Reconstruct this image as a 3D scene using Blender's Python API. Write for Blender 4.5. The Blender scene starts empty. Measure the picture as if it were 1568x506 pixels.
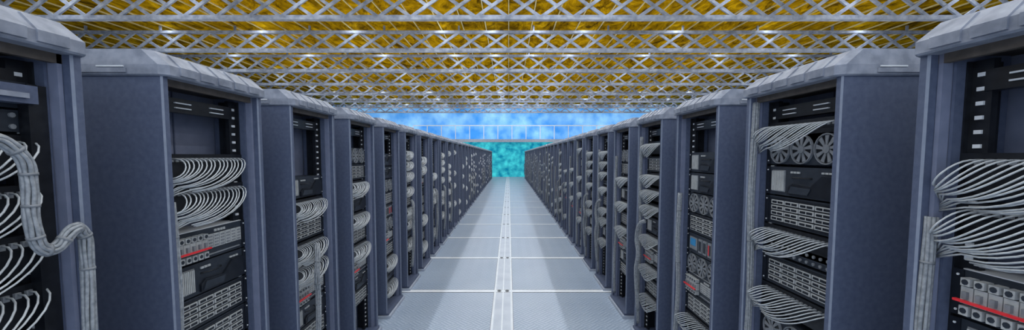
import bpy, math, random
from mathutils import Vector
random.seed(7)
S = bpy.context.scene
try:
    S.view_settings.view_transform = 'Standard'
    S.view_settings.look = 'None'
except Exception: pass

# ---------------------------------------------------------------- materials
def new_mat(name):
    m = bpy.data.materials.new(name); m.use_nodes = True
    return m, m.node_tree.nodes, m.node_tree.links, m.node_tree.nodes['Principled BSDF']

def paint(name, c1, c2, rough=.45, scale=30, metal=0, bump=.05, detail=6, emit=0, spec=.35):
    m, N, L, P = new_mat(name)
    tc = N.new('ShaderNodeTexCoord'); nz = N.new('ShaderNodeTexNoise')
    nz.inputs['Scale'].default_value = scale; nz.inputs['Detail'].default_value = detail
    L.new(tc.outputs['Object'], nz.inputs['Vector'])
    r = N.new('ShaderNodeValToRGB')
    r.color_ramp.elements[0].position = .32; r.color_ramp.elements[1].position = .68
    r.color_ramp.elements[0].color = (*c1, 1); r.color_ramp.elements[1].color = (*c2, 1)
    L.new(nz.outputs['Fac'], r.inputs['Fac']); L.new(r.outputs['Color'], P.inputs['Base Color'])
    P.inputs['Roughness'].default_value = rough; P.inputs['Metallic'].default_value = metal
    P.inputs['Specular IOR Level'].default_value = spec
    if bump:
        b = N.new('ShaderNodeBump'); b.inputs['Strength'].default_value = bump
        b.inputs['Distance'].default_value = .01
        L.new(nz.outputs['Fac'], b.inputs['Height']); L.new(b.outputs['Normal'], P.inputs['Normal'])
    if emit:
        L.new(r.outputs['Color'], P.inputs['Emission Color']); P.inputs['Emission Strength'].default_value = emit
    return m

M = {}
M['slate'] = paint('slate_blue_paint', (.066,.084,.142), (.086,.107,.172), .5, 45, 0, .08)
M['slate_lit'] = paint('slate_blue_inner_lit', (.15,.175,.26), (.18,.205,.30), .5, 20)  # slate paint lightened in colour so the shaded rack recess reads as lit
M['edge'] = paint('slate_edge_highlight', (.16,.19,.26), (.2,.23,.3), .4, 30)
M['cap'] = paint('worn_grey_cap', (.14,.16,.21), (.26,.285,.35), .5, 18, .0, .06)
M['plinth'] = paint('plinth_grey', (.30,.34,.42), (.40,.44,.52), .45, 12)
M['black'] = paint('black_steel', (.005,.006,.009), (.012,.014,.019), .35, 30)
M['dark'] = paint('dark_device', (.016,.022,.033), (.026,.033,.047), .45, 25)
M['dark2'] = paint('dark_device_panel', (.006,.008,.013), (.011,.014,.021), .35, 25)
M['light'] = paint('light_plate', (.33,.345,.36), (.42,.44,.45), .45, 40)
M['mid'] = paint('mid_grey', (.15,.165,.185), (.21,.225,.25), .45, 40)
M['cable'] = paint('pale_cable', (.40,.43,.46), (.52,.55,.58), .35, 60, 0, 0)
M['bundle'] = paint('bundle_cable', (.17,.19,.215), (.31,.33,.36), .5, 70, 0, .1)
M['red'] = paint('red_plastic', (.6,.02,.03), (.75,.04,.05), .3, 10, 0, 0)
M['blue'] = paint('blue_indicator', (.03,.2,.45), (.05,.28,.55), .3, 10, 0, 0)
M['slot'] = paint('bright_slot_steel', (.55,.58,.63), (.65,.68,.72), .3, 20, .0, 0)
M['brown'] = paint('cap_underside', (.06,.05,.045), (.1,.085,.075), .6, 25)
M['steel'] = paint('truss_steel', (.155,.18,.235), (.32,.35,.42), .65, 6, .0, .05, spec=.2)
M['purlin'] = paint('pale_yellow_purlin', (.55,.45,.18), (.7,.6,.3), .6, 6, .0, .0)
M['white'] = paint('white_steel', (.75,.8,.86), (.85,.89,.93), .4, 8, 0, 0)
M['joint'] = paint('floor_joint_strip',(.66,.70,.76),(.76,.80,.85),.4,6,0,0)
M['run'] = paint('floor_centre_run',(.44,.49,.58),(.54,.59,.67),.4,4,0,0)
KEYS = list(M.keys()); IDX = {k: i for i, k in enumerate(KEYS)}

# ---------------------------------------------------------------- mesh builder
class MB:
    def __init__(s): s.v=[]; s.f=[]; s.m=[]; s.sm=[]
    def add(s, vs, fs, mat, smooth=False):
        o=len(s.v); s.v += [tuple(v) for v in vs]
        for f in fs: s.f.append(tuple(o+i for i in f)); s.m.append(IDX[mat]); s.sm.append(smooth)
    def box(s, x0,x1,y0,y1,z0,z1,mat):
        v=[(x0,y0,z0),(x1,y0,z0),(x1,y1,z0),(x0,y1,z0),(x0,y0,z1),(x1,y0,z1),(x1,y1,z1),(x0,y1,z1)]
        s.add(v,[(0,3,2,1),(4,5,6,7),(0,1,5,4),(1,2,6,5),(2,3,7,6),(3,0,4,7)],mat)
    def bbox(s,x0,x1,y0,y1,z0,z1,mat,b=.008,emat=None):
        p=[(x0+b,y0),(x1-b,y0),(x1,y0+b),(x1,y1-b),(x1-b,y1),(x0+b,y1),(x0,y1-b),(x0,y0+b)]
        s.loft([[(a,c,z0) for a,c in p],[(a,c,z1) for a,c in p]],mat)
        if emat:
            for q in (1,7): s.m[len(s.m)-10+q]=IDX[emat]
    def loft(s, loops, mat, smooth=False, caps=True):
        n=len(loops[0]); vs=[v for l in loops for v in l]; fs=[]
        for k in range(len(loops)-1):
            for i in range(n):
                j=(i+1)%n; fs.append((k*n+i,k*n+j,(k+1)*n+j,(k+1)*n+i))
        if caps:
            fs.append(tuple(range(n-1,-1,-1))); fs.append(tuple((len(loops)-1)*n+i for i in range(n)))
        s.add(vs,fs,mat,smooth)
    def prism_y(s, poly, y0, y1, mat):
        s.loft([[(a,y0,c) for a,c in poly],[(a,y1,c) for a,c in poly]],mat)
    def disc_y(s, cx,cz,r,y0,y1,mat,n=12,sx=1):
        p=[(cx+sx*r*math.cos(2*math.pi*i/n),cz+r*math.sin(2*math.pi*i/n)) for i in range(n)]
        s.prism_y(p,y0,y1,mat)
    def ring_y(s,cx,cz,r0,r1,y0,y1,mat,n=16):
        L=[]
        for (r,y) in ((r0,y1),(r0,y0),(r1,y0),(r1,y1)):
            L.append([(cx+r*math.cos(2*math.pi*i/n),y,cz+r*math.sin(2*math.pi*i/n)) for i in range(n)])
        s.loft(L,mat,False,False)
    def tube(s, pts, r, mat, n=5):
        pts=[Vector(p) for p in pts]; loops=[]
        up=Vector((.13,.31,.94)).normalized()
        for i,p in enumerate(pts):
            t=(pts[min(i+1,len(pts)-1)]-pts[max(i-1,0)]).normalized()
            a=t.cross(up)
            if a.length<.05: a=t.cross(Vector((1,0,0)))
            a.normalize(); b=t.cross(a)
            loops.append([tuple(p+r*(math.cos(2*math.pi*k/n)*a+math.sin(2*math.pi*k/n)*b)) for k in range(n)])
        s.loft(loops,mat,True)
    def mesh(s,name):
        me=bpy.data.meshes.new(name); me.from_pydata(s.v,[],s.f)
        used=sorted(set(s.m)); mp={o:i for i,o in enumerate(used)}
        for u in used: me.materials.append(M[KEYS[u]])
        me.polygons.foreach_set('material_index',[mp[x] for x in s.m])
        me.polygons.foreach_set('use_smooth',s.sm)
        me.update(); return me
def obj(name, me, loc=(0,0,0), rz=0):
    o=bpy.data.objects.new(name,me); o.location=loc; o.rotation_euler=(0,0,rz)
    S.collection.objects.link(o); return o

def bez(p0,p1,p2,p3,n):
    out=[]
    for i in range(n+1):
        t=i/n; a=(1-t)**3; b=3*t*(1-t)**2; c=3*t*t*(1-t); d=t**3
        out.append(tuple(a*p0[k]+b*p1[k]+c*p2[k]+d*p3[k] for k in range(3)))
    return out
def smooth_path(P, n=6):
    out=[]
    for i in range(len(P)-1):
        p0=Vector(P[max(i-1,0)]);p1=Vector(P[i]);p2=Vector(P[i+1]);p3=Vector(P[min(i+2,len(P)-1)])
        for k in range(n):
            t=k/n
            out.append(.5*((2*p1)+(p2-p0)*t+(2*p0-5*p1+4*p2-p3)*t*t+(3*p1-p0-3*p2+p3)*t**3))
    out.append(Vector(P[-1])); return out

# ---------------------------------------------------------------- rack
W=.648; D=1.0; HT=2.228; FD=.09; U0=.09; U1=.57
def body(b,h0,h1,depth=.14):
    b.box(U0,U1,FD,FD+depth,h0+.002,h1-.002,'dark')
    for u in (U0-.02,U1-.01):
        b.box(u,u+.03,FD-.004,FD+.004,h0+.003,h1-.003,'dark2')
        for z in (h0+.02,h1-.02): b.disc_y(u+.015,z,.004,FD-.007,FD-.003,'slot',6)
def devA(b,h0,h1):
    body(b,h0,h1); y=FD
    b.box(U0+.015,U1-.015,y-.004,y,h0+.01,h1-.01,'dark2')
    C=4;R=4; uw=(U1-U0-.07)/C; hh=(h1-h0-.036)/R
    for i in range(C):
        for j in range(R):
            a=U0+.035+i*uw; c=h0+.018+j*hh
            b.box(a+.004,a+uw-.004,y-.009,y-.003,c+.004,c+hh-.004,'light')
            b.box(a+.012,a+uw*.46,y-.0105,y-.008,c+hh*.30,c+hh*.68,'dark2')
            b.box(a+uw*.53,a+uw-.012,y-.0105,y-.008,c+hh*.30,c+hh*.68,'dark2')
def devB(b,h0,h1):
    body(b,h0,h1); y=FD
    b.box(U0+.03,U0+.13,y-.004,y,h0+.02,h1-.02,'mid')
    for i in range(9): b.box(U0+.034+i*.0105,U0+.040+i*.0105,y-.010,y-.003,h0+.025,h1-.025,'light')
    hm=(h0+h1)/2
    b.prism_y([(U0+.16,h0+.012),(U1-.02,h0+.012),(U1-.02,h1-.04),(U1-.10,h1-.04),(U1-.17,hm-.02),(U0+.19,hm-.01),(U0+.16,hm-.03)],y-.012,y,'dark2')
    b.prism_y([(U0+.17,h0+.018),(U1-.18,h0+.018),(U1-.16,hm-.028),(U0+.19,hm-.022)],y-.016,y-.01,'dark')
    for k in range(3):
        b.box(U0+.17+k*.022,U0+.187+k*.022,y-.006,y,h1-.034,h1-.024,'light')
        b.box(U1-.11+k*.022,U1-.093+k*.022,y-.006,y,h1-.03,h1-.022,'light')
    b.tube([(U0+.17,y,h1-.055),(U0+.20,y-.02,h1-.055),(U0+.28,y-.02,h1-.055),(U0+.31,y,h1-.055)],.004,'black')
def devC(b,h0,h1):
    body(b,h0,h1); y=FD
    hm=(h0+h1)/2; r=(h1-h0)/2-.006
    for k in range(3):
        cu=U0+.085+k*(U1-U0-.17)/2
        b.disc_y(cu,hm,r,y-.003,y,'black',18)
        b.ring_y(cu,hm,r-.004,r+.001,y-.012,y,'mid',20)
        b.disc_y(cu,hm,r*.28,y-.013,y-.003,'mid',10)
        for q in range(9):
            a=2*math.pi*q/9; a2=a+.34
            p=[(cu+r*.28*math.cos(a),hm+r*.28*math.sin(a)),(cu+r*.9*math.cos(a),hm+r*.9*math.sin(a)),
               (cu+r*.9*math.cos(a2),hm+r*.9*math.sin(a2)),(cu+r*.28*math.cos(a+.5),hm+r*.28*math.sin(a+.5))]
            b.prism_y(p,y-.009,y-.005,'mid')
def devD(b,h0,h1):
    body(b,h0,h1); y=FD
    b.box(U0+.003,U1-.003,y+.002,y+.138,h1-.002,h1+.001,'slot')  # bright plate paints in the lit, reflective look of the device top
    for i in range(5):
        a=U0+.02+i*.036
        b.box(a,a+.033,y-.022,y,h0+.05,h1-.05,'light')
        b.box(a+.004,a+.029,y-.03,y,h0+.015,h0+.045,'light')
        b.disc_y(a+.0165,h0+.03,.009,y-.032,y-.028,'dark',8)
        b.box(a+.004,a+.029,y-.03,y,h1-.046,h1-.022,'light')
        b.disc_y(a+.0165,h1-.034,.009,y-.032,y-.028,'dark',8)
        b.box(a+.01,a+.023,y-.032,y-.02,h0+.068,h0+.09,'mid')
    b.box(U0+.015,U0+.2,y-.042,y-.03,h0+.058,h0+.065,'red')
    for i in range(6):
        a=U0+.22+i*.041
        b.box(a,a+.036,y-.006,y,h0+.05,h1-.035,'light')
        for j in range(4): b.box(a+.006,a+.030,y-.008,y-.005,h0+.056+j*.016,h0+.064+j*.016,'mid')
    for k in range(4): b.box(U0+.27+k*.02,U0+.284+k*.02,y-.005,y,h1-.026,h1-.014,'light')
    b.box(U0+.22,U1-.03,y-.005,y,h0+.016,h0+.022,'mid')
def devF(b,h0,h1):
    body(b,h0,h1); y=FD
    b.box(U0+.03,U0+.15,y-.006,y,h0+.03,h1-.03,'mid'); b.box(U0+.045,U0+.13,y-.008,y,h0+.06,h1-.04,'blue')
    for k in range(4):
        a=U0+.18+k*.07
        b.box(a,a+.05,y-.01,y,h0+.025,h1-.025,'mid')
        b.box(a+.01,a+.02,y-.013,y,h0+.04,h1-.04,'red' if k>1 else 'dark'); b.box(a+.028,a+.04,y-.013,y,h0+.04,h1-.04,'dark')
def devG(b,h0,h1):
    body(b,h0,h1)
    for i in range(10):
        for j in range(2): b.disc_y(U0+.05+i*.042,h0+(j+.5)*(h1-h0)/2,.008,FD-.006,FD,'mid',8)
def devH(b,h0,h1):
    body(b,h0,h1)
    b.box(U0+.02,U1-.02,FD-.05,FD,h0+.015,h1-.015,'slate'); b.box(U0+.05,U1-.05,FD-.06,FD-.045,h0+.03,h0+.045,'cap')
def patch(b,h,n=16,drop=.055):
    b.box(U0-.02,U1+.02,FD-.004,FD+.10,h-.022,h+.024,'black')
    b.box(U0,U1,FD+.0,FD+.03,h-.10,h-.022,'black')
    for i in range(n):
        t=i/(n-1); u=U0+.03+t*(U1-U0-.05)
        b.box(u-.008,u+.008,FD-.012,FD,h-.012,h+.006,'mid')
        j=random.uniform(-.004,.004); q=random.uniform(-.006,.006)
        ln=.085+.25*t; dp=drop+.075*t
        ue=max(.05,u-ln-.03)
        p0=(u,FD-.01,h+.002); p1=(u+.004,.0+q,h+.012); p2=(u-.02-ln*.25,-.03+q,h-dp*.95+j)
        p3=(ue,.03,h-dp+j*2)
        P=bez(p0,p1,p2,p3,10)
        if ue<.14: P.append((.045+.01*random.random(),.05,h-dp-.03))
        b.tube(P,.0031,'cable',5)
def bundle(b,path,r=.006,n=8,R=.0125,ties=True):
    P=smooth_path(path,7)
    ph=random.random()*6
    for k in range(n):
        Q=[]
        for i,p in enumerate(P):
            t=(P[min(i+1,len(P)-1)]-P[max(i-1,0)]).normalized()
            a=t.cross(Vector((.2,1,.1))).normalized(); c=t.cross(a)
            an=2*math.pi*k/(n-1)+.12*math.sin(i*.8+k+ph)
            rr=R if k<n-1 else 0
            Q.append(p+rr*(math.cos(an)*a+math.sin(an)*c))
        b.tube(Q,r,'bundle',6)
    if ties:
        for i in range(3,len(P)-1,7):
            t=(P[i+1]-P[i-1]).normalized()*.004
            b.tube([P[i]-t,P[i]+t],R+r+.001,'mid',10)
DEV={'A':devA,'B':devB,'C':devC,'D':devD,'F':devF,'G':devG,'H':devH}

def rack(name,items,patches,vb=None,extra=None,pd=.055):
    b=MB()
    b.box(-.01,W+.01,-.035,D,0,.035,'plinth'); b.box(.01,W-.01,-.015,D-.02,.035,.06,'slate')
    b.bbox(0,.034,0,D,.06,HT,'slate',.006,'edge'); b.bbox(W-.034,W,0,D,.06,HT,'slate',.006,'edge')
    for s in (0,1):
        def X(a,c): return (a,c) if s==0 else (W-c,W-a)
        x0,x1=X(.036,.050); b.box(x0,x1,.03,.07,.06,HT,'slate_lit')
        x0,x1=X(.053,.062); b.box(x0,x1,.06,.23,.06,HT,'slate')
        x0,x1=X(.062,.122); b.box(x0,x1,.105,.125,.06,HT-.03,'black')
        x0,x1=X(.062,.068); b.box(x0,x1,.09,.2,.06,HT-.03,'black')
        z=.1
        while z<HT-.08:
            x0,x1=X(.086,.106); b.box(x0,x1,.099,.106,z,z+.012,'slot'); z+=.0445
    b.box(.034,W-.034,.24,.255,.06,HT,'slate_lit'); b.box(.034,W-.034,D-.03,D-.005,.06,HT,'slate')
    b.box(W*.5-.003,W*.5+.003,.235,.24,.1,HT,'slate')
    b.box(.1,W-.1,.10,.14,2.10,2.165,'black'); b.box(.034,W-.034,.03,.05,HT-.03,HT,'brown')
    for u in (.17,.38):
        b.box(u,u+.09,.092,.10,2.118,2.123,'slot'); b.box(u,u+.09,.092,.10,2.140,2.145,'slot')
    b.box(.034,W-.034,.05,D-.03,HT-.01,HT,'brown')
    def loop(x0,x1,y0,z,ch):
        y1=D+.01
        return [(x0+ch*.8,y0,z),(x1-ch*.8,y0,z),(x1,y0+ch,z),(x1,y1,z),(x0,y1,z),(x0,y0+ch,z)]
    b.loft([loop(-.006,W+.006,-.02,HT,.03),loop(-.012,W+.012,-.026,HT+.006,.03),loop(-.012,W+.012,-.026,HT+.045,.03),
            loop(-.004,W+.004,.045,HT+.107,.03)],'cap')
    for i in range(5):
        a=.06+i*.110
        b.loft([[(a,-.032,HT+.012),(a+.085,-.032,HT+.012),(a+.085,.06,HT+.012),(a,.06,HT+.012)],
                [(a,-.032,HT+.046),(a+.085,-.032,HT+.046),(a+.085,.06,HT+.046),(a,.06,HT+.046)],
                [(a+.01,.028,HT+.100),(a+.075,.028,HT+.100),(a+.075,.06,HT+.100),(a+.01,.06,HT+.100)]],'cap')
    for x0,x1 in ((-.017,-.01),(W+.01,W+.017)):
        b.box(x0,x1,.13,.42,HT+.012,HT+.03,'cap'); b.box(x0+.001,x1-.001,.14,.25,HT+.034,HT+.04,'slot')
    for k,h0,h1 in items: DEV[k](b,h0,h1)
    for h in patches: patch(b,h,drop=pd)
    if vb: bundle(b,[(.045,.03,vb),(.047,.02,vb*.75),(.043,.035,vb*.5),(.046,.02,vb*.25),(.045,.03,.1)])
    if extra: extra(b)
    return b.mesh(name)

def stack(seq, top, uh=.155):
    items=[];pt=[];h=top
    for c in seq:
        if c=='E': pt.append(h-.03); h-=.155
        elif c=='_': h-=.12
        elif c=='G': items.append(('G',h-.07,h)); h-=.072
        elif c=='H': items.append(('H',h-.085,h)); h-=.088
        else:
            items.append((c,h-uh,h)); h-=uh+.004
        if h<.22: break
    return items,pt
def LX(b):
    b.box(.535,.585,.055,.088,.06,2.12,'black')
    bundle(b,[(.28,.06,1.95),(.34,-.03,1.95),(.395,-.045,1.935),(.432,-.05,1.88),(.437,-.05,1.80),(.437,-.05,1.70),(.455,-.05,1.63),(.49,-.055,1.625),
              (.53,-.06,1.67),(.56,-.055,1.66),(.575,-.05,1.60),(.575,-.045,1.4),(.57,-.04,1.0),(.57,-.03,.5),(.57,-.02,.1)],.0056,9,.0135)
def clump(b):
    bundle(b,[(.28,-.0,1.25),(.22,-.04,1.20),(.18,-.05,1.05),(.21,-.04,.9),(.18,-.05,.7),(.18,-.02,.3)],.0065,8,.014)
R={}
i,p=[('D',1.385,1.54),('B',1.225,1.381),('A',1.066,1.221),('A',.907,1.062)],[1.885,1.73]
i2,p2=stack('EBAEC',.9); R['X']=rack('server_rack_X',i+i2,p+p2,1.7,None,.08)
i,p=stack('HGEEEEAEEBD',2.13); R['L']=rack('server_rack_L',i,p,None,LX,.09)
i,p=stack('BEAEED',1.75); i2,p2=stack('BAEC',.8); R['M']=rack('server_rack_M',i+i2,p+p2,None,clump)
i,p=[('C',1.855,2.01),('B',1.69,1.845),('A',1.53,1.685),('G',1.365,1.435),('A',1.20,1.355)],[2.055,1.50,1.17]
i2,p2=stack('CDEAAB',1.03)
R['Y']=rack('server_rack_Y',i+i2,p+p2,2.2)
i,p=stack('BBCAFCDAEBE',1.93); R['Z']=rack('server_rack_Z',i,p,1.6)
i,p=stack('EAEEEBEDEAE',2.05); R['V']=rack('server_rack_V',i,p,2.1,clump)
i,p=stack('_CAEBEAEDBA',2.1); R['W']=rack('server_rack_W',i,p,1.9)
i,p=stack('EEEGEAEEBE',2.0); R['T']=rack('server_rack_T',i,p,2.0,clump)

PITCH=.946; Y0=1.626; WL=1.42; WR=1.365
left={-2:'Y',-1:'L',0:'X',1:'M',2:'W',3:'Z',4:'T'}
right={-2:'Z',-1:'X',0:'Y',1:'Z',2:'V',3:'W',4:'T'}
pool=['V','W','T','Z','M','Y','X']
for k in range(-2,34):
    kl=left.get(k) or pool[(k*5+2)%7]; kr=right.get(k) or pool[(k*3+1)%7]
    y=Y0+k*PITCH
    obj('server_rack',R[kl],(-WL,y,0),math.pi/2)
    obj('server_rack',R[kr],(WR,y+W,0),-math.pi/2)

# ---------------------------------------------------------------- room shell
CH=6.45; YF=35.8; XB=20.0; YB=-4.0
def slab(name,x0,x1,y0,y1,z0,z1,mat):
    b=MB(); b.box(x0,x1,y0,y1,z0,z1,'white'); me=b.mesh(name); me.materials.clear(); me.materials.append(mat)
    return obj(name,me)
def floor_mat():
    m,N,L,P=new_mat('tread_plate_floor')
    tc=N.new('ShaderNodeTexCoord')
    def wave(rot):
        mp=N.new('ShaderNodeMapping'); mp.inputs['Rotation'].default_value=(0,0,rot)
        L.new(tc.outputs['Object'],mp.inputs['Vector'])
        w=N.new('ShaderNodeTexWave'); w.inputs['Scale'].default_value=7.5; L.new(mp.outputs['Vector'],w.inputs['Vector']); return w
    w1=wave(math.pi/4); w2=wave(-math.pi/4)
    ck=N.new('ShaderNodeTexChecker'); ck.inputs['Scale'].default_value=8
    mp=N.new('ShaderNodeMapping'); mp.inputs['Rotation'].default_value=(0,0,math.pi/4)
    L.new(tc.outputs['Object'],mp.inputs['Vector']); L.new(mp.outputs['Vector'],ck.inputs['Vector'])
    mx=N.new('ShaderNodeMix'); L.new(ck.outputs['Fac'],mx.inputs[0]); L.new(w1.outputs['Fac'],mx.inputs[2]); L.new(w2.outputs['Fac'],mx.inputs[3])
    nz=N.new('ShaderNodeTexNoise'); nz.inputs['Scale'].default_value=1.3; nz.inputs['Detail'].default_value=5
    L.new(tc.outputs['Object'],nz.inputs['Vector'])
    r=N.new('ShaderNodeValToRGB'); r.color_ramp.elements[0].color=(.20,.265,.37,1); r.color_ramp.elements[1].color=(.41,.48,.58,1)
    ad=N.new('ShaderNodeMath'); ad.operation='MULTIPLY_ADD'; ad.inputs[1].default_value=.6
    m2=N.new('ShaderNodeMath'); m2.operation='MULTIPLY'; m2.inputs[1].default_value=.45
    L.new(nz.outputs['Fac'],m2.inputs[0]); L.new(mx.outputs[0],ad.inputs[0]); L.new(m2.outputs[0],ad.inputs[2])
    L.new(ad.outputs[0],r.inputs['Fac']); L.new(r.outputs['Color'],P.inputs['Base Color'])
    b=N.new('ShaderNodeBump'); b.inputs['Strength'].default_value=.2; b.inputs['Distance'].default_value=.004
    L.new(mx.outputs[0],b.inputs['Height']); L.new(b.outputs['Normal'],P.inputs['Normal'])
    P.inputs['Roughness'].default_value=.35; P.inputs['Specular IOR Level'].default_value=.45
    return m
slab('floor',-XB,XB,YB,YF,-.2,0,floor_mat())
b=MB(); sx=-.077
b.box(sx-.10,sx+.10,YB,YF,0,.003,'run')
for x in (sx-.125,sx+.10): b.box(x,x+.026,YB,YF,0,.005,'joint')
b.box(sx-.008,sx+.008,YB,YF,0,.0045,'joint')
n=-2
while n*1.8<YF-.3:
    y=n*1.8
    b.box(-WL-.3,WR+.3,y-.045,y+.045,0,.004,'joint')
    for q in (-.052,.052): b.box(-WL-.3,WR+.3,y+q-.006,y+q+.006,0,.0035,'mid')
    for x in (sx-.055,sx+.055):
        q=[(x+.03*math.cos(a*math.pi/6),y+.045*math.sin(a*math.pi/6)) for a in range(12)]
        b.loft([[(c,d,.004) for c,d in q],[(c,d,.007) for c,d in q]],'mid')
        q=[(x+.016*math.cos(a*math.pi/6),y+.024*math.sin(a*math.pi/6)) for a in range(12)]
        b.loft([[(c,d,.006) for c,d in q],[(c,d,.009) for c,d in q]],'black')
    n+=1
for x in (sx-.131,sx+.126): b.box(x,x+.006,YB,YF,0,.0038,'mid')
obj('trim_1',b.mesh('trim_1'))

def ceil_mat():
    m,N,L,P=new_mat('gold_brown_ceiling')
    tc=N.new('ShaderNodeTexCoord'); mp=N.new('ShaderNodeMapping'); mp.inputs['Scale'].default_value=(1.0,.45,1)
    L.new(tc.outputs['Object'],mp.inputs['Vector'])
    nz=N.new('ShaderNodeTexNoise'); nz.inputs['Scale'].default_value=1.9; nz.inputs['Detail'].default_value=11; nz.inputs['Roughness'].default_value=.72; nz.inputs['Distortion'].default_value=1.6
    L.new(mp.outputs['Vector'],nz.inputs['Vector'])
    r=N.new('ShaderNodeValToRGB'); e=r.color_ramp.elements
    e[0].position=.36; e[0].color=(.05,.026,.004,1); e[1].position=.66; e[1].color=(.66,.38,.006,1)
    k=e.new(.5); k.color=(.30,.165,.004,1)
    L.new(nz.outputs['Fac'],r.inputs['Fac']); L.new(r.outputs['Color'],P.inputs['Base Color'])
    P.inputs['Roughness'].default_value=.9; P.inputs['Specular IOR Level'].default_value=.0
    return m
slab('ceiling',-XB,XB,YB,YF,CH,CH+.2,ceil_mat())
wm=paint('side_wall_paint',(.3,.36,.46),(.4,.46,.56),.6,1.5)
slab('wall_left',-XB-.2,-XB,YB,YF,-.2,CH+.2,wm); slab('wall_right',XB,XB+.2,YB,YF,-.2,CH+.2,wm)
blue=paint('cloudy_blue_wall_glow',(.05,.27,.72),(.30,.60,.95),.8,.8,0,0,10,emit=.55,spec=.1)  # emission added to make the wall look brightly lit; it is no lamp
teal=paint('cloudy_teal_wall_glow',(.0,.17,.30),(.06,.58,.62),.8,2.2,0,0,10,emit=.6,spec=.1)  # same added emission, for a glow at the far end of the aisle
HB=3.3
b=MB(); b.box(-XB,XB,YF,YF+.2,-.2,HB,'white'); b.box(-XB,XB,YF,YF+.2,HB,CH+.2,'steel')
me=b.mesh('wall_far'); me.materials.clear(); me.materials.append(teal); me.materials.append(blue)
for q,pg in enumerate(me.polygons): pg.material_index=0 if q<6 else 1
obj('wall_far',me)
b=MB()
b.box(-9.5,10,YF-.35,YF,HB-.14,HB+.12,'plinth')
b.box(-8.6,9.2,YF-.34,YF-.28,4.6,4.68,'white')
x=-8.6
while x<9.21: b.box(x-.03,x+.03,YF-.335,YF-.285,HB+.12,4.6,'white'); x+=1.27
obj('mezzanine_railing',b.mesh('mezzanine_railing'))

# ---------------------------------------------------------------- trusses
TB=5.54; TT=6.27
def truss_mesh():
    b=MB(); X=XB
    def bar(p,q,w,d):
        p=Vector(p);q=Vector(q);t=(q-p).normalized(); n=Vector((t.z,0,-t.x))*w/2; e=Vector((0,d/2,0))
        b.loft([[tuple(p+n+e),tuple(p-n+e),tuple(p-n-e),tuple(p+n-e)],[tuple(q+n+e),tuple(q-n+e),tuple(q-n-e),tuple(q+n-e)]],'steel')
    b.box(-X,X,-.08,.08,TB,TB+.10,'steel'); b.box(-X,X,-.05,.05,TB+.10,TB+.125,'steel')
    b.box(-X,X,-.07,.07,TT-.09,TT,'steel')
    n=46; c=2*X/n
    for i in range(n):
        x=-X+i*c
        bar((x,-.025,TB+.08),(x+c,-.025,TT-.05),.085,.05)
        bar((x+c,.03,TB+.08),(x,.03,TT-.05),.085,.05)
        if i%3==0: b.box(x-.03,x+.03,-.03,.03,TT-.02,CH,'steel')
    return b.mesh('roof_truss')
tm=truss_mesh()
y=10.76-3.24*4
while y<YF-.3:
    if y>YB: obj('roof_truss',tm,(0,y,0))
    y+=3.24
b=MB()
x=-19.2
while x<=19.3: b.box(x-.014,x+.014,YB,YF,CH-.04,CH,'purlin'); x+=.8
obj('ceiling_purlins',b.mesh('ceiling_purlins'))

# ---------------------------------------------------------------- lights
def area(name,loc,sx,sy,power,rot=(0,0,0),col=(.88,.94,1)):
    l=bpy.data.lights.new(name,'AREA'); l.shape='RECTANGLE'; l.size=sx; l.size_y=sy; l.energy=power; l.color=col
    o=bpy.data.objects.new(name,l); o.location=loc; o.rotation_euler=rot; S.collection.objects.link(o)
for x in (-11.8,-8.6,-5.4,-2.3,-.6,1.0,2.6,5.8,9,12.2):
    area('added_ceiling_strip',(x,15.5,CH-.03),.04,38,470)  # added thin lamps for general room light, not known fixtures
for x in (-3.2,3.2,-9,9):
    area('added_uplight',(x,15.5,2.5),.3,38,400,(math.pi,0,0),(1,.95,.85))  # added fill above the racks, unseen from below, brightens ceiling and trusses
w=bpy.data.worlds.new('world'); S.world=w; w.use_nodes=True
bg=w.node_tree.nodes['Background']; bg.inputs['Color'].default_value=(.74,.85,1,1); bg.inputs['Strength'].default_value=1.65

# ---------------------------------------------------------------- camera
c=bpy.data.cameras.new('camera'); c.sensor_width=36; c.lens=36*600/1568; c.shift_y=.0153; c.shift_x=.0032
c.clip_start=.05; c.clip_end=200
o=bpy.data.objects.new('camera',c); o.location=(0,0,1.9); o.rotation_euler=(math.radians(90-3.6),0,0)
S.collection.objects.link(o); S.camera=o
